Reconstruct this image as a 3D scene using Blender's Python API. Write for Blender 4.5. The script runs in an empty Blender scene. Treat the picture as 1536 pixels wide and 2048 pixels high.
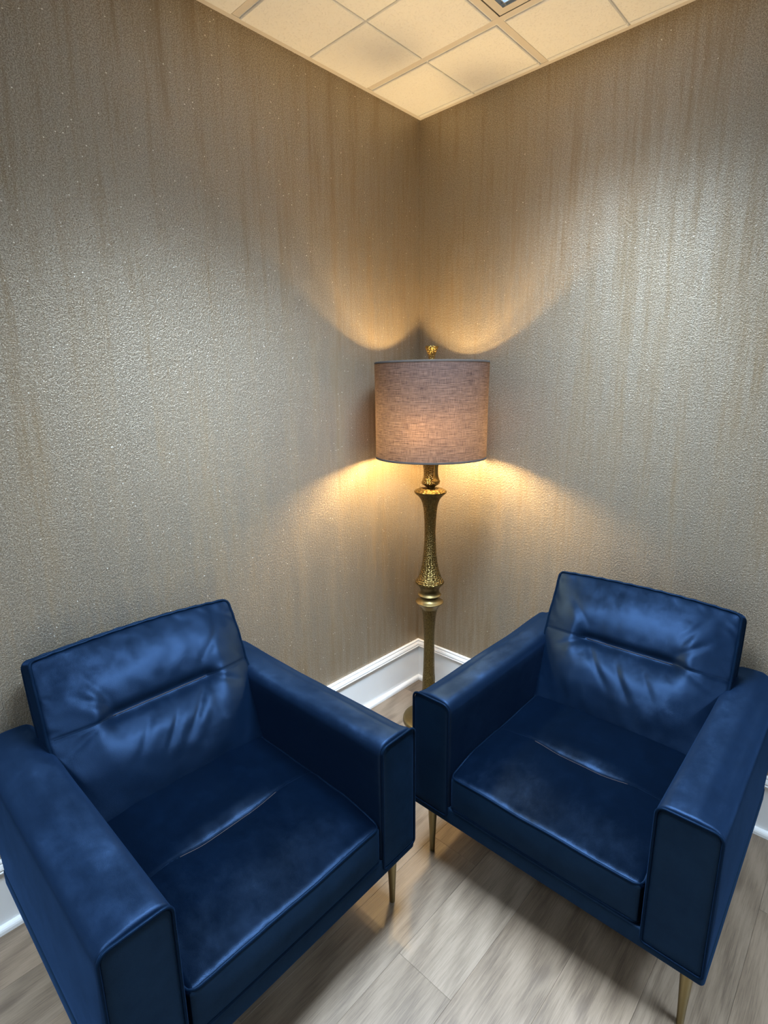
import bpy, bmesh, math, random
from mathutils import Vector, Matrix, noise

# ------------------------------------------------------------------ camera, world, exposure
scene = bpy.context.scene
COL = scene.collection
H = 2.744                                  # ceiling height
RX, RY = 4.27, -4.61                       # the two walls behind the camera
cam_d = bpy.data.cameras.new('camera')
cam = bpy.data.objects.new('camera', cam_d)
COL.objects.link(cam)
cam_d.sensor_fit = 'VERTICAL'
cam_d.sensor_height = 24.0
cam_d.lens = 1078.4 / 2048 * 24.0
cam_d.clip_start = 0.02
yaw, pitch, roll = 2.3266, -0.2292, -0.0111
d = Vector((math.cos(yaw) * math.cos(pitch), math.sin(yaw) * math.cos(pitch), math.sin(pitch)))
r0 = d.cross(Vector((0, 0, 1))).normalized()
u0 = r0.cross(d)
rv = r0 * math.cos(roll) + u0 * math.sin(roll)
uv_ = u0 * math.cos(roll) - r0 * math.sin(roll)
cam.matrix_world = Matrix(((rv.x, uv_.x, -d.x, 1.7515), (rv.y, uv_.y, -d.y, -2.1225), (rv.z, uv_.z, -d.z, 1.5874), (0, 0, 0, 1)))
scene.camera = cam

world = bpy.data.worlds.new('world')
scene.world = world
world.use_nodes = True
world.node_tree.nodes['Background'].inputs[0].default_value = (0.5, 0.55, 0.6, 1)
world.node_tree.nodes['Background'].inputs[1].default_value = 0.02
vs = scene.view_settings
vs.view_transform = 'Standard'
vs.look = 'None'
vs.gamma = 1.0
vs.use_curve_mapping = False
vs.exposure = 0.0

TROFFER_POWER = 285.0
PHOTOMETRY = [(.50, 0.0), (.63, .03), (.71, .20), (.78, .60), (.85, .95), (.92, 1.0), (1.0, .72)]   # (cosine, relative intensity)
TROFFER_COLOR = (0.66, 0.84, 1.05)
BULB_STRENGTH = 830.0
BULB_COLOR = (1.0, 0.67, 0.29)

# ------------------------------------------------------------------ helpers
def link(o, parent=None):
    COL.objects.link(o)
    if parent is not None:
        o.parent = parent
    return o

def obj(name, bm, mat, parent=None, smooth=True):
    me = bpy.data.meshes.new(name)
    bmesh.ops.recalc_face_normals(bm, faces=bm.faces)
    bm.to_mesh(me)
    bm.free()
    if smooth:
        for p in me.polygons:
            p.use_smooth = True
    if mat:
        me.materials.append(mat)
    return link(bpy.data.objects.new(name, me), parent)

def tag(o, label=None, cat=None, group=None, kind=None):
    if label: o['label'] = label
    if cat: o['category'] = cat
    if group: o['group'] = group
    if kind: o['kind'] = kind
    return o

def empty(name, loc, rz=0.0, parent=None):
    o = bpy.data.objects.new(name, None)
    o.empty_display_size = 0.1
    o.location = loc
    o.rotation_euler = (0, 0, rz)
    return link(o, parent)

def box_bm(x0, x1, y0, y1, z0, z1, bm=None):
    bm = bm or bmesh.new()
    v = [bm.verts.new((x, y, z)) for x in (x0, x1) for y in (y0, y1) for z in (z0, z1)]
    for f in ((0, 1, 3, 2), (4, 6, 7, 5), (0, 4, 5, 1), (2, 3, 7, 6), (0, 2, 6, 4), (1, 5, 7, 3)):
        bm.faces.new([v[i] for i in f])
    return bm

def bevel_box_bm(x0, x1, y0, y1, z0, z1, w, seg=1):
    bm = box_bm(x0, x1, y0, y1, z0, z1)
    bmesh.ops.bevel(bm, geom=list(bm.edges), offset=w, segments=seg, profile=0.5, affect='EDGES')
    return bm

def axis(h, r, n):
    """samples from -h to h, dense inside the rounded edge bands"""
    e = [-h + r * t for t in (0, .18, .4, .68)]
    m = [-(h - r) + 2 * (h - r) * i / n for i in range(n + 1)]
    return e + m + [-x for x in reversed(e)]

def round_box_bm(c, hs, r, ns, warp=None, rx=None):
    """box with rounded edges on a fine grid; warp(p) moves each vertex afterwards"""
    bm = bmesh.new()
    ax = [axis(hs[i], r, ns[i]) for i in range(3)]
    vm = {}
    def vert(i, j, k):
        key = (i, j, k)
        if key not in vm:
            p = Vector((ax[0][i], ax[1][j], ax[2][k]))
            q = Vector([max(-(hs[t] - r), min(hs[t] - r, p[t])) for t in range(3)])
            dd = p - q
            if dd.length > 1e-9:
                # cube shell to sphere shell
                m = max(abs(dd.x), abs(dd.y), abs(dd.z))
                p = q + dd.normalized() * m
            p = p + Vector(c)
            if warp: p = warp(p)
            vm[key] = bm.verts.new(p)
        return vm[key]
    n = [len(a) for a in ax]
    for a, b, k_ in ((0, 1, 2), (1, 2, 0), (0, 2, 1)):
        for side in (0, n[k_] - 1):
            for i in range(n[a] - 1):
                for j in range(n[b] - 1):
                    quad = []
                    for (di, dj) in ((0, 0), (1, 0), (1, 1), (0, 1)):
                        idx = [0, 0, 0]
                        idx[a] = i + di; idx[b] = j + dj; idx[k_] = side
                        quad.append(vert(*idx))
                    bm.faces.new(quad)
    return bm

def tube_bm(pts, r, closed=False, seg=8, bm=None):
    bm = bm or bmesh.new()
    pts = [Vector(p) for p in pts]
    n = len(pts)
    rings = []
    up = None
    for i, p in enumerate(pts):
        a = pts[(i - 1) % n] if (closed or i > 0) else p
        b = pts[(i + 1) % n] if (closed or i < n - 1) else p
        t = (b - a).normalized()
        if up is None:
            up = Vector((0, 0, 1)) if abs(t.z) < .9 else Vector((1, 0, 0))
        s = t.cross(up).normalized()
        up = s.cross(t).normalized()
        rr = r(i / max(1, n - 1)) if callable(r) else r
        rings.append([bm.verts.new(p + (s * math.cos(2 * math.pi * k / seg) + up * math.sin(2 * math.pi * k / seg)) * rr) for k in range(seg)])
    m = n if closed else n - 1
    for i in range(m):
        A, B = rings[i], rings[(i + 1) % n]
        for k in range(seg):
            bm.faces.new((A[k], A[(k + 1) % seg], B[(k + 1) % seg], B[k]))
    if not closed:
        bm.faces.new(list(reversed(rings[0])))
        bm.faces.new(rings[-1])
    return bm

def lathe_bm(prof, seg=48, c=(0, 0), cap=True, bm=None):
    bm = bm or bmesh.new()
    uvl = bm.loops.layers.uv.verify()
    rings = []
    for z, r in prof:
        rings.append([bm.verts.new((c[0] + r * math.cos(2 * math.pi * k / seg), c[1] + r * math.sin(2 * math.pi * k / seg), z)) for k in range(seg)])
    s = 0.0
    for i in range(len(prof) - 1):
        ds = math.hypot(prof[i + 1][0] - prof[i][0], prof[i + 1][1] - prof[i][1])
        for k in range(seg):
            f = bm.faces.new((rings[i][k], rings[i][(k + 1) % seg], rings[i + 1][(k + 1) % seg], rings[i + 1][k]))
            for lp, (uu, vv) in zip(f.loops, ((k, s), (k + 1, s), (k + 1, s + ds), (k, s + ds))):
                lp[uvl].uv = (uu / seg, vv)
        s += ds
    if cap:
        if prof[0][1] > 1e-6: bm.faces.new(list(reversed(rings[0])))
        if prof[-1][1] > 1e-6: bm.faces.new(rings[-1])
    return bm

def densify(prof, n=6):
    """Catmull-Rom through (z, r) points"""
    out = []
    for i in range(len(prof) - 1):
        p0 = prof[max(0, i - 1)]; p1 = prof[i]; p2 = prof[i + 1]; p3 = prof[min(len(prof) - 1, i + 2)]
        for k in range(n):
            t = k / n
            out.append(tuple(0.5 * ((2 * p1[a]) + (-p0[a] + p2[a]) * t + (2 * p0[a] - 5 * p1[a] + 4 * p2[a] - p3[a]) * t * t + (-p0[a] + 3 * p1[a] - 3 * p2[a] + p3[a]) * t ** 3) for a in (0, 1)))
    out.append(prof[-1])
    return out

# ------------------------------------------------------------------ materials
class M:
    def __init__(s, name):
        s.m = bpy.data.materials.new(name)
        s.m.use_nodes = True
        s.t = s.m.node_tree
        s.b = s.t.nodes['Principled BSDF']
        s.out = s.t.nodes['Material Output']
    def n(s, kind, **kw):
        nd = s.t.nodes.new(kind)
        for k, v in kw.items():
            if k.startswith('i_'):
                nd.inputs[k[2:].replace('_', ' ')].default_value = v
            else:
                setattr(nd, k, v)
        return nd
    def l(s, a, b): s.t.links.new(a, b)
    def set(s, **kw):
        for k, v in kw.items():
            key = k.replace('_', ' ')
            if len(getattr(v, '__iter__', lambda: [])() and list(v) if hasattr(v, '__iter__') else []) == 3 and key in ('Base Color', 'Sheen Tint', 'Emission Color'):
                v = (*v, 1)
            s.b.inputs[key].default_value = v
        return s
    def coord(s, scale, kind='Object', loc=None):
        tc = s.n('ShaderNodeTexCoord'); mp = s.n('ShaderNodeMapping')
        mp.inputs['Scale'].default_value = scale
        s.l(tc.outputs[kind], mp.inputs['Vector'])
        if loc is not None: s.l(loc, mp.inputs['Location'])
        return mp.outputs[0]
    def noise(s, vec, scale=1.0, detail=2.0, rough=.5):
        nd = s.n('ShaderNodeTexNoise'); s.l(vec, nd.inputs['Vector'])
        nd.inputs['Scale'].default_value = scale; nd.inputs['Detail'].default_value = detail; nd.inputs['Roughness'].default_value = rough
        return nd.outputs['Fac']
    def ramp(s, fac, stops):
        nd = s.n('ShaderNodeValToRGB'); s.l(fac, nd.inputs[0])
        e = nd.color_ramp.elements
        while len(e) < len(stops): e.new(0.5)
        for el, (p, c) in zip(e, stops):
            el.position = p
            el.color = (c, c, c, 1) if not hasattr(c, '__iter__') else (*c, 1)
        return nd.outputs[0]
    def mix(s, fac, a, b, mode='MIX'):
        nd = s.n('ShaderNodeMix', data_type='RGBA', blend_type=mode)
        for sock, v in ((nd.inputs[0], fac), (nd.inputs[6], a), (nd.inputs[7], b)):
            if isinstance(v, bpy.types.NodeSocket): s.l(v, sock)
            elif hasattr(v, '__iter__'): sock.default_value = (*v, 1)
            else: sock.default_value = v
        return nd.outputs[2]
    def math(s, op, a, b=0.0):
        nd = s.n('ShaderNodeMath', operation=op)
        for sock, v in zip(nd.inputs, (a, b)):
            if isinstance(v, bpy.types.NodeSocket): s.l(v, sock)
            else: sock.default_value = v
        return nd.outputs[0]
    def bump(s, height, strength, dist, normal=None):
        nd = s.n('ShaderNodeBump'); s.l(height, nd.inputs['Height'])
        nd.inputs['Strength'].default_value = strength; nd.inputs['Distance'].default_value = dist
        if normal is not None: s.l(normal, nd.inputs['Normal'])
        return nd.outputs[0]

def mat_wall():
    m = M('metallic_wallpaper')
    fine = m.noise(m.coord((1, 1, 1)), 310, 2, .6)            # crushed mica grains
    mid = m.noise(m.coord((1, 1, .8)), 150, 2, .6)
    streak = m.noise(m.coord((16, 16, 1.1)), 1, 4, .65)       # long vertical drips
    streak2 = m.noise(m.coord((70, 70, 4)), 1, 3, .6)
    blotch = m.noise(m.coord((1.6, 1.6, .8)), 1, 3, .55)
    sep = m.n('ShaderNodeSeparateXYZ'); m.l(m.coord((1, 1, 1)), sep.inputs[0])
    low = m.ramp(sep.outputs[2], [(0.15, 0.0), (0.75, 0.10)])  # bare ground paper shows more low down
    k = m.math('ADD', m.math('MULTIPLY', streak, .55), m.math('MULTIPLY', streak2, .28))
    k = m.math('ADD', k, .085)
    k = m.math('ADD', k, m.math('MULTIPLY', m.math('SUBTRACT', blotch, .5), .35))
    k = m.math('ADD', k, m.math('MULTIPLY', m.math('SUBTRACT', fine, .5), .45))
    k = m.math('ADD', k, low)
    cover = m.ramp(k, [(0.44, 0.0), (0.64, 1.0)])             # mica cover against ground paper
    grain = m.ramp(fine, [(0.34, 0.42), (0.64, 1.0)])
    ground = m.mix(streak2, (0.240, 0.175, 0.102), (0.345, 0.265, 0.168))
    mica = m.mix(mid, (0.40, 0.338, 0.252), (0.66, 0.572, 0.448))
    mica = m.mix(1.0, mica, grain, 'MULTIPLY')
    col = m.mix(cover, ground, mica)
    vor = m.n('ShaderNodeTexVoronoi'); m.l(m.coord((1, 1, 1)), vor.inputs['Vector']); vor.inputs['Scale'].default_value = 75
    fl = m.math('LESS_THAN', vor.outputs['Distance'], 0.13)
    cs = m.n('ShaderNodeSeparateColor'); m.l(vor.outputs['Color'], cs.inputs[0])
    fl = m.math('MULTIPLY', fl, m.math('GREATER_THAN', cs.outputs[0], .975))
    col = m.mix(fl, col, (1.0, 0.95, 0.85))
    m.l(col, m.b.inputs['Base Color'])
    m.l(m.math('ADD', m.math('MULTIPLY', cover, .22), .62), m.b.inputs['Metallic'])
    m.l(m.math('SUBTRACT', .56, m.math('MULTIPLY', cover, .08)), m.b.inputs['Roughness'])
    h = m.math('ADD', m.math('MULTIPLY', fine, .6), m.math('MULTIPLY', mid, .7))
    m.l(m.bump(h, .65, .0042), m.b.inputs['Normal'])
    return m.m

def mat_velvet(name, nap=(0, 0, 0), base=(0.0012, 0.0044, 0.0125), spec=.060, lift=.9, rough=.46):
    m = M(name)
    geo = m.n('ShaderNodeNewGeometry')
    nv = m.n('ShaderNodeVectorTransform', vector_type='VECTOR', convert_from='OBJECT', convert_to='WORLD')
    brush = m.noise(m.coord((5, 5, 5)), 1, 3, .6)             # brushed patches where the pile lies another way
    brush2 = m.noise(m.coord((26, 18, 26)), 1, 5, .65)
    bsum = m.math('ADD', m.math('MULTIPLY', brush, .55), m.math('MULTIPLY', brush2, .45))
    b = m.math('MULTIPLY', m.math('SUBTRACT', bsum, .5), 1.25)
    comb = m.n('ShaderNodeCombineXYZ')
    m.l(m.math('ADD', m.math('MULTIPLY', b, .4), nap[0]), comb.inputs[0])
    m.l(m.math('ADD', m.math('MULTIPLY', b, -.8), nap[1]), comb.inputs[1])
    comb.inputs[2].default_value = nap[2]
    m.l(comb.outputs[0], nv.inputs[0])
    ad = m.n('ShaderNodeVectorMath', operation='ADD'); m.l(geo.outputs['Normal'], ad.inputs[0]); m.l(nv.outputs[0], ad.inputs[1])
    no = m.n('ShaderNodeVectorMath', operation='NORMALIZE'); m.l(ad.outputs[0], no.inputs[0])
    fib = m.noise(m.coord((1, 1, 1)), 700, 2, .6)
    nn = m.bump(fib, .25, .0015, no.outputs[0])
    k = m.ramp(bsum, [(.36, 0.0), (.66, 1.0)])
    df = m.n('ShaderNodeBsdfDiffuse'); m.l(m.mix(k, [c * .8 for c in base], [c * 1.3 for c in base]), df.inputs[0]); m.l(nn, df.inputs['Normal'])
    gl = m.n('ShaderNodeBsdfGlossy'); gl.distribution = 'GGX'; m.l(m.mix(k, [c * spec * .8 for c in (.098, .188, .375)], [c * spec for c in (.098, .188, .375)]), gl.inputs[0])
    gl.inputs['Roughness'].default_value = rough; m.l(nn, gl.inputs['Normal'])
    sh = m.n('ShaderNodeBsdfSheen'); sh.inputs[0].default_value = (.020 * lift, .048 * lift, .115 * lift, 1); sh.inputs['Roughness'].default_value = .45; m.l(nn, sh.inputs['Normal'])
    a1 = m.n('ShaderNodeAddShader'); a2 = m.n('ShaderNodeAddShader')
    m.l(df.outputs[0], a1.inputs[0]); m.l(gl.outputs[0], a1.inputs[1]); m.l(a1.outputs[0], a2.inputs[0]); m.l(sh.outputs[0], a2.inputs[1])
    m.l(a2.outputs[0], m.out.inputs[0]); m.t.nodes.remove(m.b)
    return m.m

def mat_brass(name, col=(0.200, 0.134, 0.045), rough=.42, hammered=True):
    m = M(name)
    m.set(Metallic=1.0, Roughness=rough)
    if hammered:
        tc = m.n('ShaderNodeTexCoord')
        mp = m.n('ShaderNodeMapping'); m.l(tc.outputs['UV'], mp.inputs['Vector']); mp.inputs['Scale'].default_value = (24, 150, 1)
        v = m.n('ShaderNodeTexVoronoi', feature='SMOOTH_F1', voronoi_dimensions='2D'); m.l(mp.outputs[0], v.inputs['Vector'])
        v.inputs['Scale'].default_value = 1; v.inputs['Smoothness'].default_value = .25; v.inputs['Randomness'].default_value = .5
        m.l(m.bump(v.outputs['Distance'], .75, .006), m.b.inputs['Normal'])
        c = m.mix(m.ramp(v.outputs['Distance'], [(.25, 0.0), (.75, 1.0)]), col, [c * .45 for c in col])
        m.l(c, m.b.inputs['Base Color'])
    else:
        n = m.noise(m.coord((60, 60, 8)), 1, 3, .6)
        m.l(m.mix(n, [c * .82 for c in col], [c * 1.15 for c in col]), m.b.inputs['Base Color'])
    return m.m

def mat_shade():
    m = M('linen_shade')
    tc = m.n('ShaderNodeTexCoord')
    def wv(sx, sy, det=2):
        mp = m.n('ShaderNodeMapping'); m.l(tc.outputs['UV'], mp.inputs['Vector']); mp.inputs['Scale'].default_value = (sx, sy, 1)
        return m.noise(mp.outputs[0], 1, det, .6)
    weft = wv(40, 620); warp = wv(900, 30); slub = wv(14, 330, 3)
    w = m.math('ADD', m.math('ADD', m.math('MULTIPLY', weft, .40), m.math('MULTIPLY', warp, .30)), m.math('MULTIPLY', slub, .30))
    f = m.ramp(w, [(.38, 0.0), (.62, 1.0)])
    cd = m.mix(f, (0.020, 0.016, 0.0165), (0.078, 0.063, 0.061))
    ct = m.mix(f, (0.003, 0.0018, 0.0013), (0.0255, 0.0182, 0.0145))
    df = m.n('ShaderNodeBsdfDiffuse'); m.l(cd, df.inputs[0])
    trl = m.n('ShaderNodeBsdfTranslucent'); m.l(m.mix(1.0, ct, (.80, .80, .80), 'MULTIPLY'), trl.inputs[0])
    fw = m.n('ShaderNodeBsdfRefraction'); m.l(m.mix(1.0, ct, (.075, .065, .055), 'MULTIPLY'), fw.inputs[0]); fw.inputs['Roughness'].default_value = 1.0; fw.inputs['IOR'].default_value = 1.45
    tr = m.n('ShaderNodeAddShader'); m.l(trl.outputs[0], tr.inputs[0]); m.l(fw.outputs[0], tr.inputs[1])
    ad = m.n('ShaderNodeAddShader'); m.l(df.outputs[0], ad.inputs[0]); m.l(tr.outputs[0], ad.inputs[1])
    b = m.bump(w, .4, .001); m.l(b, df.inputs['Normal'])
    m.l(ad.outputs[0], m.out.inputs[0])
    m.t.nodes.remove(m.b)
    return m.m

def mat_plank():
    m = M('oak_vinyl_plank')
    oi = m.n('ShaderNodeObjectInfo')
    cmb = m.n('ShaderNodeCombineXYZ')
    m.l(m.math('MULTIPLY', oi.outputs['Random'], 37.0), cmb.inputs[0])
    m.l(m.math('MULTIPLY', oi.outputs['Random'], 91.0), cmb.inputs[1])
    g1 = m.noise(m.coord((75, 1.0, 1), loc=cmb.outputs[0]), 1, 4, .62)
    g2 = m.noise(m.coord((400, 14, 1), loc=cmb.outputs[0]), 1, 4, .65)
    g3 = m.noise(m.coord((9, .7, 1), loc=cmb.outputs[0]), 1, 3, .6)
    wv = m.n('ShaderNodeTexWave', wave_type='RINGS', rings_direction='Z'); m.l(m.coord((3.2, .55, 1), loc=cmb.outputs[0]), wv.inputs['Vector'])
    wv.inputs['Scale'].default_value = 2.3; wv.inputs['Distortion'].default_value = 5.5; wv.inputs['Detail'].default_value = 3; wv.inputs['Detail Scale'].default_value = 1.4
    g = m.math('ADD', m.math('ADD', m.math('MULTIPLY', g1, .32), m.math('MULTIPLY', g2, .42)), m.math('MULTIPLY', g3, .14))
    g = m.math('ADD', g, m.math('MULTIPLY', wv.outputs['Fac'], .10))
    kn = m.n('ShaderNodeTexVoronoi', voronoi_dimensions='2D'); m.l(m.coord((9, 3.3, 1), loc=cmb.outputs[0]), kn.inputs['Vector']); kn.inputs['Scale'].default_value = 1
    knc = m.n('ShaderNodeSeparateColor'); m.l(kn.outputs['Color'], knc.inputs[0])
    knot = m.math('MULTIPLY', m.ramp(m.math('ADD', kn.outputs['Distance'], m.math('MULTIPLY', g1, .12)), [(.12, 1.0), (.24, 0.0)]), m.math('GREATER_THAN', knc.outputs[0], .72))
    col = m.ramp(g, [(.37, (0.110, 0.079, 0.054)), (.47, (0.163, 0.120, 0.082)), (.57, (0.212, 0.159, 0.112))])
    col = m.mix(m.math('MULTIPLY', knot, .6), col, (0.085, 0.060, 0.042))
    col = m.mix(1.0, col, oi.outputs['Color'], 'MULTIPLY')
    m.l(col, m.b.inputs['Base Color'])
    m.l(m.math('ADD', .30, m.math('MULTIPLY', g2, .16)), m.b.inputs['Roughness'])
    m.l(m.bump(g2, .12, .001), m.b.inputs['Normal'])
    return m.m

def mat_plain(name, col, rough=.5, metal=0.0, var=.06, scale=30, bump=0.0, bdist=.001):
    m = M(name)
    n = m.noise(m.coord((1, 1, 1)), scale, 3, .6)
    m.l(m.mix(n, [c * (1 - var) for c in col], [min(1, c * (1 + var)) for c in col]), m.b.inputs['Base Color'])
    m.set(Roughness=rough, Metallic=metal)
    if bump: m.l(m.bump(n, bump, bdist), m.b.inputs['Normal'])
    return m.m

def mat_panel():
    m = M('mineral_fibre_panel')
    n = m.noise(m.coord((1, 1, 1)), 150, 3, .65)
    n2 = m.noise(m.coord((1, 1, 1)), 9, 3, .6)
    pits = m.ramp(n, [(.34, 0.0), (.44, 1.0)])
    c = m.mix(pits, (0.765, 0.77, 0.76), (0.81, 0.82, 0.81))
    c = m.mix(m.math('MULTIPLY', n2, .35), c, (0.75, 0.755, 0.745))
    m.l(c, m.b.inputs['Base Color'])
    m.set(Roughness=.9, Specular_IOR_Level=.1)
    m.l(m.bump(pits, .5, .002), m.b.inputs['Normal'])
    return m.m

def mat_emit(name, col, strength):
    m = M(name)
    e = m.n('ShaderNodeEmission'); e.inputs[0].default_value = (*col, 1); e.inputs[1].default_value = strength
    m.l(e.outputs[0], m.out.inputs[0]); m.t.nodes.remove(m.b)
    return m.m

WALL = mat_wall()
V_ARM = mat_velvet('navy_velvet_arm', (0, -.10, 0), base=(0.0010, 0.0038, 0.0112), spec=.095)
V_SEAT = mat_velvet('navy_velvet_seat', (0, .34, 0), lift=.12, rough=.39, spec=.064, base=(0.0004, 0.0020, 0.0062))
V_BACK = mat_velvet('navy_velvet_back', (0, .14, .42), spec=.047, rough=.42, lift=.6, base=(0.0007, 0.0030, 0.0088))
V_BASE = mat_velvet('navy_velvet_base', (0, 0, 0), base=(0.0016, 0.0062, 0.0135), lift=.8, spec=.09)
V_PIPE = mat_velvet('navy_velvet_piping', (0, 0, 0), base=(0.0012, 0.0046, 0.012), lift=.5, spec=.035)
THREAD = mat_plain('brown_thread', (0.018, 0.014, 0.018), .8)
BRASS_H = mat_brass('hammered_brass')
BRASS_C = mat_brass('worn_brass', (0.20, 0.145, 0.06), .44, hammered=False)
BRASS_S = mat_brass('smooth_brass', hammered=False)
BRASS_LEG = mat_brass('satin_brass_leg', (0.27, 0.205, 0.095), .42, hammered=False)
SHADE = mat_shade()
SHADE_TRIM = mat_plain('shade_rim_cloth', (0.034, 0.025, 0.019), .95, var=.2, scale=300)
PLANK = mat_plank()
UNDER = mat_plain('floor_underlay', (0.10, 0.08, 0.06), .9)
TRIM = mat_plain('white_gloss_paint', (0.76, 0.755, 0.74), .32, var=.02)
PANEL = mat_panel()
TEE = mat_plain('cream_grid_metal', (0.62, 0.585, 0.535), .5, var=.03)
SLAB = mat_plain('deck_above_ceiling', (0.30, 0.29, 0.27), .9)
LOUVER = mat_plain('specular_louver', (0.66, 0.74, 0.84), .30, 1.0, var=.05)
HOUSING = mat_plain('white_housing', (0.80, 0.80, 0.78), .5, var=.02)
TUBE_GLOW = mat_emit('fluorescent_tube', (0.82, 0.94, 1.0), 3.0)
BULB = mat_emit('warm_bulb', BULB_COLOR, BULB_STRENGTH)

# ------------------------------------------------------------------ room shell
WT = 0.12
ZT = 3.05
def shell(name, b, mat, label, cat='wall'):
    return tag(obj(name, box_bm(*b), mat, smooth=False), label, cat, kind='structure')
shell('wall_left', (-WT, 0, RY - WT, WT, 0, ZT), WALL, 'left wall in gold and silver streaked metallic wallpaper')
shell('wall_right', (0, RX + WT, 0, WT, 0, ZT), WALL, 'right wall in gold and silver streaked metallic wallpaper')
shell('wall_front', (0, RX + WT, RY - WT, RY, 0, ZT), WALL, 'metallic papered wall behind the camera, facing the right wall')
shell('wall_side', (RX, RX + WT, RY, 0, 0, ZT), WALL, 'metallic papered wall behind the camera, facing the left wall')

# floor: underlay plus planks running away along the left wall
floor = tag(obj('floor', box_bm(-WT, RX + WT, RY - WT, WT, -.05, -.006), UNDER, smooth=False), 'floor of greyish oak-look vinyl planks', 'floor', kind='structure')
random.seed(11)
PW, PL = 0.1825, 1.22
starts = {4: -.82, 5: -1.213, 3: -.40, 6: -.62, 7: -.20, 2: -1.02, 1: -.55, 8: -.98, 9: -.36, 0: -.15}
tones = {(4, 0): .86, (4, -1): .92, (5, 0): 1.16, (5, -1): .97, (6, -1): 1.0, (3, -1): .95, (7, -1): 1.04, (8, 0): .93, (9, 0): .98}
plank_mesh = {}
for k in range(-1, 24):
    x0 = 0.0225 + PW * k
    xa, xb = max(x0, 0.0), min(x0 + PW, RX)
    if xb - xa < .01: continue
    s = starts.get(k, -random.uniform(0, 1.2))
    for j in range(-5, 3):
        y0 = s + j * PL
        ya, yb = max(y0, RY), min(y0 + PL, 0.0)
        if yb - ya < .01: continue
        key = (round(xb - xa, 4), round(yb - ya, 4))
        if key not in plank_mesh:
            bm = box_bm(.0002, key[0] - .0002, .0002, key[1] - .0002, -.006, 0.0)
            top = [e for e in bm.edges if all(v.co.z > -.001 for v in e.verts)]
            bmesh.ops.bevel(bm, geom=top, offset=.0004, segments=1, affect='EDGES')
            me = bpy.data.meshes.new('plank'); bmesh.ops.recalc_face_normals(bm, faces=bm.faces); bm.to_mesh(me); bm.free()
            me.materials.append(PLANK)
            plank_mesh[key] = me
        o = link(bpy.data.objects.new('plank', plank_mesh[key]), floor)
        o.location = (xa, ya, 0)
        t = tones.get((k, j), random.uniform(.88, 1.08))
        w = random.uniform(-.025, .025)
        o.color = (t * (1 + w), t, t * (1 - w), 1)

# baseboards
BP = [(0, .2290), (.0070, .2290), (.0105, .2268), (.0118, .2225), (.0085, .2212), (.0100, .2195), (.0140, .2160), (.0180, .2085), (.0190, .2035),
      (.0150, .2020), (.0160, .2000), (.0205, .1975), (.0208, .1950), (.0180, .1925), (.0120, .1900), (.0120, .020), (0, .020)]
SP = [(.0122, .0), (.0122, .0205), (.0150, .0222), (.0200, .0218), (.0250, .0195), (.0285, .0155), (.0305, .0100), (.0310, .0)]
def sweep(prof, p0, p1, nrm, m0, m1, mat, name, parent=None):
    """profile (out, z) swept from p0 to p1; m0/m1 = mitre direction (+1 pulls the end inward with depth)"""
    bm = bmesh.new()
    p0 = Vector(p0); p1 = Vector(p1); n = Vector(nrm); t = (p1 - p0).normalized()
    A = [bm.verts.new(p0 + n * o + Vector((0, 0, z)) + t * o * m0) for o, z in prof]
    B = [bm.verts.new(p1 + n * o + Vector((0, 0, z)) - t * o * m1) for o, z in prof]
    for i in range(len(prof)):
        j = (i + 1) % len(prof)
        bm.faces.new((A[i], A[j], B[j], B[i]))
    bm.faces.new(A); bm.faces.new(list(reversed(B)))
    return obj(name, bm, mat, parent, smooth=False)
for side, p0, p1, n, lab in (('left', (0, 0, 0), (0, RY, 0), (1, 0, 0), 'tall white moulded baseboard along the left wall'),
                             ('right', (0, 0, 0), (RX, 0, 0), (0, -1, 0), 'tall white moulded baseboard along the right wall'),
                             ('front', (0, RY, 0), (RX, RY, 0), (0, 1, 0), 'tall white moulded baseboard behind the camera, opposite the right wall'),
                             ('side', (RX, 0, 0), (RX, RY, 0), (-1, 0, 0), 'tall white moulded baseboard behind the camera, opposite the left wall')):
    b = tag(sweep(BP, p0, p1, n, 1, 1, TRIM, 'baseboard_' + side), lab, 'baseboard', kind='structure')
    sweep(SP, p0, p1, n, 1, 1, TRIM, 'shoe_moulding', b)

# suspended ceiling
ceiling = tag(obj('ceiling', box_bm(-WT, RX + WT, RY - WT, WT, 2.97, 3.05), SLAB, smooth=False), 'suspended ceiling of cream square-scored panels in a cream grid', 'ceiling', kind='structure')
AP = [(0, H - .0010), (.0215, H - .0010), (.0215, H + .0004), (.0012, H + .0004), (.0012, H + .022), (0, H + .022)]
for i, (p0, p1, n, lab) in enumerate((((0, 0, 0), (0, RY, 0), (1, 0, 0), 'cream angle trim where the ceiling meets the left wall'),
                                      ((0, 0, 0), (RX, 0, 0), (0, -1, 0), 'cream angle trim where the ceiling meets the right wall'),
                                      ((0, RY, 0), (RX, RY, 0), (0, 1, 0), 'cream ceiling angle trim on the wall opposite the right wall'),
                                      ((RX, 0, 0), (RX, RY, 0), (-1, 0, 0), 'cream ceiling angle trim on the wall opposite the left wall'))):
    tag(sweep(AP, p0, p1, n, 1, 1, TEE, 'trim_%d' % (i + 1)), lab, 'trim', kind='structure')
TS = 0.6096
GX = [.612 + TS * i for i in range(6)]
GY = [-.345 - TS * i for i in range(7)]
def tee_bm(x0, x1, y0, y1, z=H):
    bm = box_bm(x0, x1, y0, y1, z, z + .0012)
    if x1 - x0 < y1 - y0: box_bm((x0 + x1) / 2 - .002, (x0 + x1) / 2 + .002, y0, y1, z + .0012, z + .035, bm)
    else: box_bm(x0, x1, (y0 + y1) / 2 - .002, (y0 + y1) / 2 + .002, z + .0012, z + .035, bm)
    return bm
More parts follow.
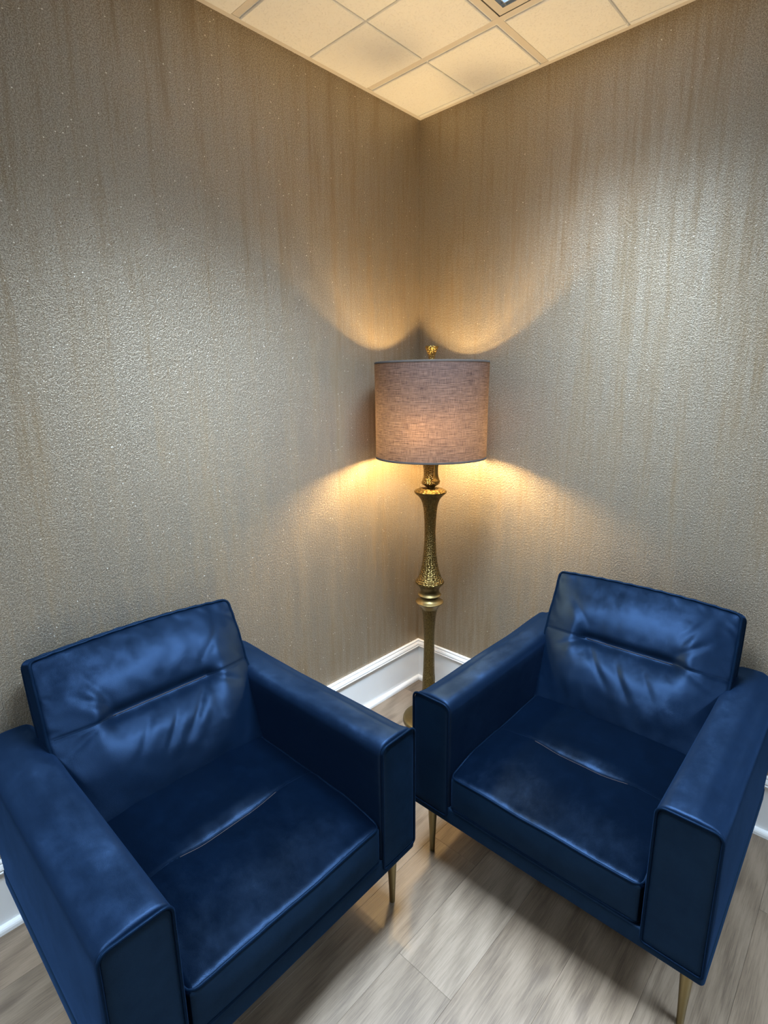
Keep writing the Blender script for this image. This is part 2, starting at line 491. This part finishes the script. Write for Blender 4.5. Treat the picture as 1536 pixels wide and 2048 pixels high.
for gy in GY:                                # main runners across, cross bars between them
    obj('grid_bar', tee_bm(.0218, RX - .0218, gy - .012, gy + .012), TEE, ceiling, smooth=False)
edges_y = [0] + GY + [RY]
edges_x = [0] + GX + [RX]
for gx in GX:
    for j in range(len(edges_y) - 1):
        hi, lo = edges_y[j], edges_y[j + 1]
        hi -= .0218 if j == 0 else .0122
        lo += .0218 if j == len(edges_y) - 2 else .0122
        if lo < hi - .02: obj('grid_bar', tee_bm(gx - .012, gx + .012, lo, hi), TEE, ceiling, smooth=False)
FIX = [(0, 1), (0, 5), (4, 1), (4, 5)]       # lower-left grid cell (column after GX[i], row after GY[j-1])
fixture_cells = set()
for i, j in FIX:
    fixture_cells |= {(i + 1, j), (i + 1, j + 1)}
cell_mesh = {}
for i in range(len(edges_x) - 1):
    for j in range(len(edges_y) - 1):
        if (i, j) in fixture_cells: continue
        x0, x1, y1, y0 = edges_x[i], edges_x[i + 1], edges_y[j], edges_y[j + 1]
        if x1 - x0 < .05 or y1 - y0 < .05: continue
        # scored squares hang a little below the grid, measured from a full tile's grid lines
        cx = [x0, x0 + .3048, x1] if x1 - x0 > .4 else [x0, x1]
        cy = [y0, y0 + .3048, y1] if y1 - y0 > .31 else [y0, y1]
        key = tuple(round(v - x0, 4) for v in cx) + tuple(round(v - y0, 4) for v in cy) + (i == 0, j == 0, i == len(edges_x) - 2, j == len(edges_y) - 2)
        if key not in cell_mesh:
            ex0 = .0225 if i == 0 else .0165
            ex1 = .0225 if i == len(edges_x) - 2 else .0165
            ey1 = .0225 if j == 0 else .0165
            ey0 = .0225 if j == len(edges_y) - 2 else .0165
            bm = box_bm(.003, x1 - x0 - .003, .003, y1 - y0 - .003, H + .0014, H + .016)
            for a in range(len(cx) - 1):
                for b in range(len(cy) - 1):
                    sx0 = cx[a] - x0 + (ex0 if a == 0 else .0028)
                    sx1 = cx[a + 1] - x0 - (ex1 if a == len(cx) - 2 else .0028)
                    sy0 = cy[b] - y0 + (ey0 if b == 0 else .0028)
                    sy1 = cy[b + 1] - y0 - (ey1 if b == len(cy) - 2 else .0028)
                    if sx1 - sx0 < .008 or sy1 - sy0 < .008: continue
                    sq = box_bm(sx0, sx1, sy0, sy1, H - .0055, H + .002)
                    bmesh.ops.bevel(sq, geom=[e for e in sq.edges if all(v.co.z < H for v in e.verts)], offset=.0025, segments=1, affect='EDGES')
                    me_t = bpy.data.meshes.new('tmp'); sq.to_mesh(me_t); sq.free(); bm.from_mesh(me_t); bpy.data.meshes.remove(me_t)
            me = bpy.data.meshes.new('ceiling_panel'); bmesh.ops.recalc_face_normals(bm, faces=bm.faces); bm.to_mesh(me); bm.free(); me.materials.append(PANEL)
            cell_mesh[key] = me
        o = link(bpy.data.objects.new('ceiling_panel', cell_mesh[key]), ceiling)
        o.location = (x0, y0, 0)

# recessed louvred troffers
TW, TL_ = TS - .036, 2 * TS - .036
def make_troffer():
    root = empty('ceiling_light', (0, 0, H))
    hw, hl, dp = TW / 2, TL_ / 2, .145
    bm = bmesh.new()
    for b in ((-hw, hw, -hl, hl, dp, dp + .004), (-hw, -hw + .004, -hl, hl, .0016, dp), (hw - .004, hw, -hl, hl, .0016, dp), (-hw, hw, -hl, -hl + .004, .0016, dp), (-hw, hw, hl - .004, hl, .0016, dp)):
        box_bm(*b, bm)
    obj('housing', bm, HOUSING, root, smooth=False)
    bm = bmesh.new(); f = .026
    for b in ((-hw, -hw + f, -hl, hl), (hw - f, hw, -hl, hl), (-hw + f, hw - f, -hl, -hl + f), (-hw + f, hw - f, hl - f, hl)):
        box_bm(*b, -.0010, .0015, bm)
    obj('door_frame', bm, TEE, root, smooth=False)
    iw, il = hw - f, hl - f
    nx, ny, z0, z1 = 4, 8, .002, .092
    def blade(x0, y0, x1, y1):
        # parabolic blade: thin at the lip, wider at the top
        bm = bmesh.new()
        t = (Vector((x1, y1, 0)) - Vector((x0, y0, 0))).normalized(); s = Vector((-t.y, t.x, 0))
        prof = [(-.0015, z0), (.0015, z0), (.0030, z0 + .03), (.0065, z0 + .06), (.0120, z1), (-.0120, z1), (-.0065, z0 + .06), (-.0030, z0 + .03)]
        A = [bm.verts.new(Vector((x0, y0, 0)) + s * o + Vector((0, 0, z))) for o, z in prof]
        B = [bm.verts.new(Vector((x1, y1, 0)) + s * o + Vector((0, 0, z))) for o, z in prof]
        for i in range(8): bm.faces.new((A[i], A[(i + 1) % 8], B[(i + 1) % 8], B[i]))
        bm.faces.new(A); bm.faces.new(list(reversed(B)))
        return bm
    for i in range(nx + 1):
        x = -iw + 2 * iw * i / nx
        x = max(-iw + .012, min(iw - .012, x))
        obj('louver_blade', blade(x, -il, x, il), LOUVER, root, smooth=False)
    for j in range(ny + 1):
        y = -il + 2 * il * j / ny
        y = max(-il + .012, min(il - .012, y))
        obj('louver_blade', blade(-iw, y, iw, y), LOUVER, root, smooth=False)
    for x in (-.17, 0, .17):
        bm = tube_bm([(x, -hl + .02, .118), (x, hl - .02, .118)], .0127, seg=10)
        obj('fluorescent_tube', bm, TUBE_GLOW, root)
    ld = bpy.data.lights.new('tube_light', 'AREA')
    ld.shape = 'RECTANGLE'; ld.size = TW - .08; ld.size_y = TL_ - .10
    ld.energy = TROFFER_POWER; ld.color = TROFFER_COLOR
    # photometry of a parabolic louvre: widest around 40 degrees, sharp cut-off near 50
    ld.use_nodes = True
    nt = ld.node_tree
    em = nt.nodes['Emission']
    ge = nt.nodes.new('ShaderNodeNewGeometry'); dt = nt.nodes.new('ShaderNodeVectorMath'); dt.operation = 'DOT_PRODUCT'
    ab = nt.nodes.new('ShaderNodeMath'); ab.operation = 'ABSOLUTE'
    nt.links.new(ge.outputs['Normal'], dt.inputs[0]); nt.links.new(ge.outputs['Incoming'], dt.inputs[1]); nt.links.new(dt.outputs['Value'], ab.inputs[0])
    cr = nt.nodes.new('ShaderNodeValToRGB'); nt.links.new(ab.outputs[0], cr.inputs[0])
    e = cr.color_ramp.elements
    stops = PHOTOMETRY
    while len(e) < len(stops): e.new(.5)
    for el, (p_, c_) in zip(e, stops):
        el.position = p_; el.color = (c_, c_, c_, 1)
    sx = nt.nodes.new('ShaderNodeSeparateXYZ'); nt.links.new(ge.outputs['Incoming'], sx.inputs[0])
    def mm(op, a, b):
        nd = nt.nodes.new('ShaderNodeMath'); nd.operation = op
        for sock, v in zip(nd.inputs, (a, b)):
            if isinstance(v, bpy.types.NodeSocket): nt.links.new(v, sock)
            else: sock.default_value = v
        return nd.outputs[0]
    along = mm('SUBTRACT', 1.0, mm('MULTIPLY', mm('MULTIPLY', sx.outputs[1], sx.outputs[1]), .95))   # narrower along the tubes than across
    nt.links.new(mm('MULTIPLY', cr.outputs[0], along), em.inputs['Strength'])
    lo = link(bpy.data.objects.new('tube_light', ld), root)
    lo.location = (0, 0, .030)
    return root
def copy_tree(o, parent=None):
    c = o.copy(); COL.objects.link(c)
    if parent is not None: c.parent = parent
    for ch in list(o.children): copy_tree(ch, c)
    return c
proto = make_troffer()
labs = ['louvred ceiling light cut by the top edge, above the armchairs', 'added unseen louvred ceiling light by the left wall, behind the camera',
        'added unseen louvred ceiling light by the right wall, out of frame', 'added unseen louvred ceiling light in the far corner behind the camera']
for q, (i, j) in enumerate(FIX):  # copies after the first are unseen lights, added to light the room
    o = proto if q == 0 else copy_tree(proto)
    o.location = (edges_x[i + 1] + TS / 2, edges_y[j] - TS, H)
    tag(o, labs[q], 'ceiling light', 'louvred ceiling lights')

# ------------------------------------------------------------------ armchairs
W2, AW, DT, ZA, ZB = .4365, .1432, .867, .632, .209
IN = W2 - AW                                  # half of the clear seat width
def rear_rake(p):
    f = (p.z - ZB) / (ZA - ZB)
    k = max(0.0, min(1.0, p.y / DT))
    return Vector((p.x, p.y - k * k * .062 * (1 - f), p.z))

def gauss(x, w): return math.exp(-(x / w) ** 2)
def sstep(a, b, x):
    t = max(0.0, min(1.0, (x - a) / (b - a))); return t * t * (3 - 2 * t)

def make_armchair(seed):
    root = empty('armchair', (0, 0, 0))
    off = Vector((seed * 7.3, seed * 3.1, 0))
    def wob(p, s, a): return noise.noise((p + off) * s) * a
    # base rail
    obj('base_rail', round_box_bm((0, .40, ZB + .029), (W2 + .003, .398, .029), .011, (8, 8, 2)), V_BASE, root)
    # arms
    for s in (-1, 1):
        cx = s * (W2 - AW / 2)
        def warp(p, cx=cx, s=s):
            q = rear_rake(p)
            if q.y < .012: q.y = .012 - (.012 - q.y) * .35
            top = sstep(.50, ZA, q.z)
            # soft crown on top, slight sag along the length, a softer outer shoulder
            q.z += top * (.006 * (1 - ((q.x - cx) / (AW / 2)) ** 2) + wob(Vector((q.x * 2, q.y, 0)), 6, .003))
            q.z += .007 * top * sstep(.5, DT, q.y)
            outer = sstep(.15, .5, s * (q.x - cx) / (AW / 2))
            q.z -= .010 * top * outer * sstep(.0, .06, q.y)
            q.x += s * .004 * gauss(q.z - .42, .12) * (1 if s * (q.x - cx) > 0 else 0)
            return q
        arm = obj('arm', round_box_bm((cx, DT / 2 - .006, (ZA + ZB + .024) / 2), (AW / 2, DT / 2 + .006, (ZA - ZB - .024) / 2), .029, (8, 26, 12), warp), V_ARM, root)
        # flat front panel with welted edge
        ix, ox = cx - s * (AW / 2 - .003), cx + s * (AW / 2 - .001)
        xl, xr = min(ix, ox), max(ix, ox)
        zt, zb = ZA + .001, ZB + .026
        def outline(ins):
            l, r_, t, b = xl + ins, xr - ins, zt - ins, zb + ins
            pts = []
            for (qx, qz, rad, a0) in ((r_, t, .020, 0), (l, t, .020, 90), (l, b, .010, 180), (r_, b, .010, 270)):
                sx = -1 if qx == r_ else 1; sz = -1 if qz == t else 1
                for k in range(6):
                    a = math.radians(a0 + 18 * k)
                    pts.append((qx + sx * rad + math.cos(a) * rad, qz + sz * rad + math.sin(a) * rad))
            return pts
        bm = bmesh.new()
        rings = []
        for ins, y in ((.0035, .012), (.0035, .003), (.006, .0005), (.015, -.0015), (.030, -.003)):
            rings.append([bm.verts.new((x, y, z)) for x, z in outline(ins)])
        for A, B in zip(rings, rings[1:]):
            for k in range(len(A)): bm.faces.new((A[k], A[(k + 1) % len(A)], B[(k + 1) % len(A)], B[k]))
        bm.faces.new(rings[-1]); bm.faces.new(list(reversed(rings[0])))
        obj('front_panel', bm, V_BASE, arm)
        obj('piping', tube_bm([(x, .0005, z) for x, z in outline(.001)], .0036, True), V_PIPE, arm)
    # back frame between the arms
    def wb(p):
        f = (p.z - ZB) / (ZA - ZB)
        k = (p.y - .70) / .16
        return Vector((p.x, p.y + (-.062 * k - .078 * (1 - k)) * (1 - f), p.z))
    obj('back_frame', round_box_bm((0, .822, (ZA + ZB + .02) / 2 - .006), (IN + .004, .038, (ZA - ZB - .02) / 2), .018, (12, 3, 10), wb), V_ARM, root)
    # seat deck below the cushion
    obj('seat_deck', round_box_bm((0, .37, .255), (IN - .001, .34, .018), .008, (4, 4, 2)), V_BASE, root)
    # seat cushion
    zs0, zs1, ys0, ys1 = .270, .414, .002, .655
    SEAM_Y = .295
    def seat_warp(p):
        q = p.copy()
        fx = q.x / (IN - .004)
        fy = (q.y - ys0) / (ys1 - ys0)
        top = sstep(.345, zs1 - .008, q.z)
        e = 2.4 if fy < .5 else 4
        crown = (1 - abs(fx) ** 3.2) * (1 - abs(2 * fy - 1) ** e)
        q.z += top * (crown * .020 - (1 - sstep(-.02, .15, q.y)) * .022)
        xe = (1 - sstep(.06, .19, abs(q.x))) * (.66 - .8 * q.x * (1 if seed % 2 else -1))
        dy = q.y - SEAM_Y
        # the stitched tuck: the rear half rolls into it steeply, the front half gently
        groove = gauss(dy, .034 if dy > 0 else .05) * .020 + gauss(dy, .009) * .010
        q.z -= top * groove * xe
        q.z += top * xe * gauss(dy - .045, .03) * .006
        q.z -= top * (1 - xe) * gauss(dy, .006) * .003
        q.z += top * wob(q, 7, .0035) + top * wob(q, 16, .0014)
        front = 1 - sstep(0.0, .05, q.y)
        q.y -= front * .010 * (1 - abs(fx) ** 4) * gauss(q.z - .335, .05)
        q.z += front * wob(q, 11, .0015)
        return q
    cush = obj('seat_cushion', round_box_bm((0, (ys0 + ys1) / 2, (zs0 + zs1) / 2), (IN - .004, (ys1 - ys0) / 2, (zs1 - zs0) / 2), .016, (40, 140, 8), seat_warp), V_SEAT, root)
    cush.data.materials.append(V_BASE)            # front-facing border faces take the lighter velvet of the arm fronts
    for f in cush.data.polygons:
        if f.normal.y < -.75: f.material_index = 1
    def loop(z, ins, y0, y1, rad=.022, n=14):
        pts = []
        X = IN - .004 - ins
        for (sx, yy, a0) in ((1, y1, 0), (-1, y1, 90), (-1, y0, 180), (1, y0, 270)):
            ccx = sx * (X - rad); ccy = yy - rad if yy == y1 else yy + rad
            for k in range(6):
                a = math.radians(a0 + 18 * k)
                pts.append(Vector((ccx + math.cos(a) * rad, ccy + math.sin(a) * rad, z)))
        out = []
        for i in range(len(pts)):
            a, b = pts[i], pts[(i + 1) % len(pts)]
            m = max(1, int((b - a).length / .03))
            for k in range(m): out.append(a.lerp(b, k / m))
        return out
    for zz, ins in ((zs1 - .007, .0035), (zs0 + .005, .0025)):
        pts = [seat_warp(p) + Vector((0, 0, 0)) for p in loop(zz, ins, ys0 + ins, ys1 - ins)]
        obj('piping', tube_bm(pts, .0042, True), V_PIPE, cush)
    pts = []
    for i in range(25):
        x = -.15 + .30 * i / 24
        p = seat_warp(Vector((x, SEAM_Y - .001, zs1))); p.z += .0002
        pts.append(p)
    obj('seam', tube_bm(pts, .0009), THREAD, cush)
    # back cushion: built upright (v along its height), then leaned back
    CW, CH, CT = .308, .262, .048              # half width, half height, half thickness
    TZ = .035                                   # stitched tuck, above the middle
    lean = math.atan(.40)
    ca, sa = math.cos(lean), math.sin(lean)
    zc, yc = .366 + CH * ca, None
    face_y = .57 + .40 * (zc - .4)
    base_c = Vector((0, face_y + CT * ca, zc + CT * sa * -1 + .02))
    def to_chair(q):
        return Vector((q.x + .004, base_c.y + q.y * ca + q.z * sa, base_c.z - q.y * sa + q.z * ca))
    def back_local(p):
        q = p.copy()
        fx = q.x / CW; fz = q.z / CH
        face = sstep(.2, .95, -q.y / CT)
        puff = (1 - abs(fx) ** 4) * (1 - abs(fz) ** 2.3)
        xe = 1 - sstep(.135, .20, abs(q.x))
        dz = q.z - TZ
        two = gauss(dz, .085 if dz > 0 else .06) * .034 + gauss(dz, .020) * .014
        q.y -= face * (puff * .060 - two * xe - (1 - xe) * gauss(dz, .05) * .010 * (1 - abs(fx) ** 6) - (1 - xe) * gauss(dz, .005) * .003)
        # creases fanning out of the tuck
        for (ax, az, bx, bz, dpt) in ((-.13, -.02, -.03, -.15, .008), (-.02, -.06, .04, -.16, .007), (.15, .03, .24, .10, .008), (.15, .05, .21, .16, .006),
                                      (-.15, .0, -.25, -.06, .006), (.16, .01, .27, -.05, .006), (-.15, .06, -.22, .14, .005), (.05, -.03, .12, -.14, .005)):
            if seed % 2: ax, bx = -ax, -bx
            ux, uz = bx - ax, bz - az; L = math.hypot(ux, uz); ux /= L; uz /= L
            t = (q.x - ax) * ux + (q.z - TZ - az) * uz
            s_ = -(q.x - ax) * uz + (q.z - TZ - az) * ux
            if -.03 < t < L + .03:
                q.y += face * .55 * dpt * sstep(-.03, .03, t) * (1 - sstep(L * .5, L + .03, t)) * (gauss(s_, .011) - .6 * gauss(s_ - .026, .016))
        q.y += face * (noise.noise(Vector((q.x * 9, q.z * 9, seed * 5.0))) * .005 + noise.noise(Vector((q.x * 24, q.z * 18, seed * 3.0))) * .0018)
        # gathered edges
        edge = sstep(.80, 1.0, max(abs(fx), abs(fz)))
        q.y += face * edge * math.sin((q.x + q.z) * 95 + 3 * noise.noise(q * 20)) * .0012
        # soft corners drop in a little, top edge bows
        q.z += .006 * (1 - fx * fx) * sstep(.6, 1, fz) - (.004 + .006 * (fx > 0)) * fx * fx * sstep(.5, 1, fz)
        q.x += .006 * fx * (1 - fz * fz)
        q.y += .012 * (1 - face) * sstep(.3, 1, q.y / CT) * 0
        return q
    bc = obj('back_cushion', round_box_bm((0, 0, 0), (CW, CT, CH), .012, (90, 5, 110), lambda p: to_chair(back_local(p))), V_BACK, root)
    def rect(y, ins, rad=.018):
        pts = []
        for (sx, sz, a0) in ((1, 1, 0), (-1, 1, 90), (-1, -1, 180), (1, -1, 270)):
            qx = sx * (CW - ins - rad); qz = sz * (CH - ins - rad)
            for k in range(6):
                a = math.radians(a0 + 18 * k)
                pts.append(Vector((qx + math.cos(a) * rad, y, qz + math.sin(a) * rad)))
        out = []
        for i in range(len(pts)):
            a, b = pts[i], pts[(i + 1) % len(pts)]
            m = max(1, int((b - a).length / .02))
            for k in range(m): out.append(a.lerp(b, k / m))
        return out
    for yy in (-CT + .003, CT - .003):
        pts = [to_chair(back_local(p) + Vector((0, 0, .0012 * math.sin(p.x * 120) if p.z > .2 else 0))) for p in rect(yy, .002)]
        obj('piping', tube_bm(pts, .0048, True), V_PIPE, bc)
    pts = [to_chair(back_local(Vector((-.145 + .29 * i / 24, -CT, TZ))) + Vector((0, -.0006, 0))) for i in range(25)]
    obj('seam', tube_bm(pts, .0012), THREAD, bc)
    for x0, x1 in ((-.293, -.15), (.15, .293)):
        obj('side_seam', tube_bm([to_chair(back_local(Vector((x0 + (x1 - x0) * i / 12, -CT, TZ)))) for i in range(13)], .0009, seg=6), V_PIPE, bc)
        pts = [seat_warp(Vector(((x0 + (x1 - x0) * i / 12) * .97, SEAM_Y, zs1))) for i in range(13)]
        obj('side_seam', tube_bm([p - Vector((0, 0, .0004)) for p in pts], .0009, seg=6), V_PIPE, cush)
    # legs
    for sx in (-1, 1):
        for y in (.058, .735):
            x = sx * .396
            prof = [(.0, .0074), (.002, .0086), (.05, .0100), (.12, .0131), (.20, .0166), (ZB + .004, .0170)]
            obj('leg', lathe_bm(densify(prof, 3), 20, (x, y)), BRASS_LEG, root)
    return root

left = make_armchair(1)
left.location = (.8757, -1.5018, 0); left.rotation_euler.z = 1.5866
tag(left, "navy velvet armchair backed to the left wall, cut by the photo's left edge", 'armchair', 'navy velvet armchairs')
right = make_armchair(2)
right.location = (1.1804, -.9222, 0); right.rotation_euler.z = .0088
tag(right, 'navy velvet armchair backed to the right wall, one arm hiding the lamp foot', 'armchair', 'navy velvet armchairs')

# ------------------------------------------------------------------ floor lamp
LX, LY, K = .302, -.285, 1.258
def zz(z): return 1.587 + (z - 1.587) * K
lamp = tag(empty('floor_lamp', (LX, LY, 0)), 'hammered brass floor lamp with dark linen drum shade, lit in the corner', 'floor lamp')
def P(lst): return [(zz(z), r * K) for z, r in lst]
obj('base', lathe_bm(densify([(0, .120), (.004, .123), (.014, .123), (.020, .119), (.024, .102), (.027, .07), (.031, .045), (.036, .036)], 4), 64), BRASS_C, lamp)
obj('lower_column', lathe_bm(densify([(.034, .0375), (.06, .0355), (.12, .0330), (.2215, .0300)] + P([(.539, .0216), (.6218, .0199), (.6828, .0194), (.743, .0227), (.775, .0262), (.7915, .0300)]), 8), 40), BRASS_H, lamp)
obj('collar', lathe_bm(densify(P([(.7900, .0305), (.8000, .0360), (.8080, .0425), (.8130, .0480), (.8155, .0505), (.8175, .0506), (.8195, .0470), (.8240, .0390), (.8310, .0335), (.8365, .0330), (.8400, .0370), (.8430, .0420), (.8446, .0430), (.8462, .0420), (.8495, .0375), (.8560, .0345), (.8650, .0345), (.8740, .0375), (.8790, .0400)]), 3), 40), BRASS_C, lamp)
obj('upper_column', lathe_bm(densify(P([(.8770, .0395), (.8850, .0475), (.8900, .0520), (.8938, .0528), (.8985, .0505), (.9092, .0433), (.938, .0332), (.9759, .0264), (1.0322, .0214), (1.0877, .0197), (1.1426, .0222), (1.1823, .0274), (1.2057, .0376), (1.2180, .0500)]), 8), 40), BRASS_H, lamp)
obj('dish', lathe_bm(densify(P([(1.2170, .0490), (1.2217, .0545), (1.2260, .0566), (1.2300, .0560), (1.2360, .0440), (1.2400, .0250), (1.2431, .0175), (1.2490, .0190)]), 4), 48), BRASS_H, lamp)
obj('neck', lathe_bm(densify(P([(1.2480, .0200), (1.2545, .0305), (1.2585, .0318), (1.2643, .0300), (1.2766, .0256), (1.2942, .0239), (1.3151, .0264), (1.3300, .0300), (1.3340, .0270), (1.3360, .0100)]), 6), 40), BRASS_H, lamp)
SR, SZ0, SZ1 = .2385, 1.2855, 1.6835
bm = lathe_bm([(SZ0, SR - .001), (SZ0 + .05, SR - .0015), (SZ0 + .2, SR - .0015), (SZ1 - .05, SR), (SZ1, SR + .0005)], 96, cap=False)
shade = obj('lamp_shade', bm, SHADE, lamp)
for z, r in ((SZ0 + .004, SR - .001), (SZ1 - .004, SR + .0005)):
    prof = [(z - .0035, r + .0007), (z + .0035, r + .0007), (z + .0042, r), (z + .0035, r - .0007), (z - .0035, r - .0007), (z - .0042, r), (z - .0035, r + .0007)]
    obj('rim', lathe_bm(prof, 96, cap=False), SHADE_TRIM, shade)
bm = tube_bm([(0, 0, 1.318), (0, 0, 1.690)], .0045)           # centre rod
obj('rod', bm, BRASS_S, lamp)
bm = bmesh.new()
for k in range(3):
    a = math.radians(20 + 120 * k)
    tube_bm([(.012 * math.cos(a), .012 * math.sin(a), SZ1 - .012), (SR * math.cos(a), SR * math.sin(a), SZ1 - .006)], .0022, bm=bm)
lathe_bm([(SZ1 - .014, .018), (SZ1 - .010, .018)], 24, bm=bm)
obj('spider', bm, BRASS_S, shade)
obj('finial', lathe_bm(densify([(SZ1 - .008, .0200), (SZ1 - .001, .0200), (SZ1 + .001, .0125), (1.695, .0122), (1.712, .0155), (1.730, .0225), (1.741, .0275), (1.746, .0280), (1.748, .0250)], 4), 32), BRASS_H, lamp)
bdir = Vector((.36, .93, 0)).normalized()
for s in (-1, 1):
    c = bdir * (.066 * s)
    bm = tube_bm([(0, 0, 1.345), tuple(c * .55 + Vector((0, 0, 1.347)))], .006)
    lathe_bm([(1.332, .010), (1.335, .0155), (1.362, .0155), (1.366, .012)], 20, (c.x, c.y), bm=bm)
    obj('socket', bm, BRASS_S, lamp)
    prof = [(1.366, .012), (1.374, .015), (1.386, .0235), (1.398, .0285), (1.410, .0300), (1.421, .0275), (1.430, .0205), (1.4345, .011), (1.436, .0015)]
    obj('bulb', lathe_bm(prof, 14, (c.x, c.y)), BULB, lamp)
# pull chain, towards the camera and a little right of the stem
pc = Vector((.037, -.010, 0)) + Vector((.023, -.029, 0))
ch = obj('pull_chain', tube_bm([(pc.x, pc.y, 1.352), (pc.x, pc.y, 1.262)], .0014, seg=6), BRASS_S, lamp)
obj('pull_knob', lathe_bm(densify([(1.186, .0125), (1.190, .0185), (1.194, .0180), (1.206, .0125), (1.225, .0090), (1.250, .0086), (1.264, .0100), (1.268, .0060)], 4), 20, (pc.x, pc.y)), BRASS_S, ch)
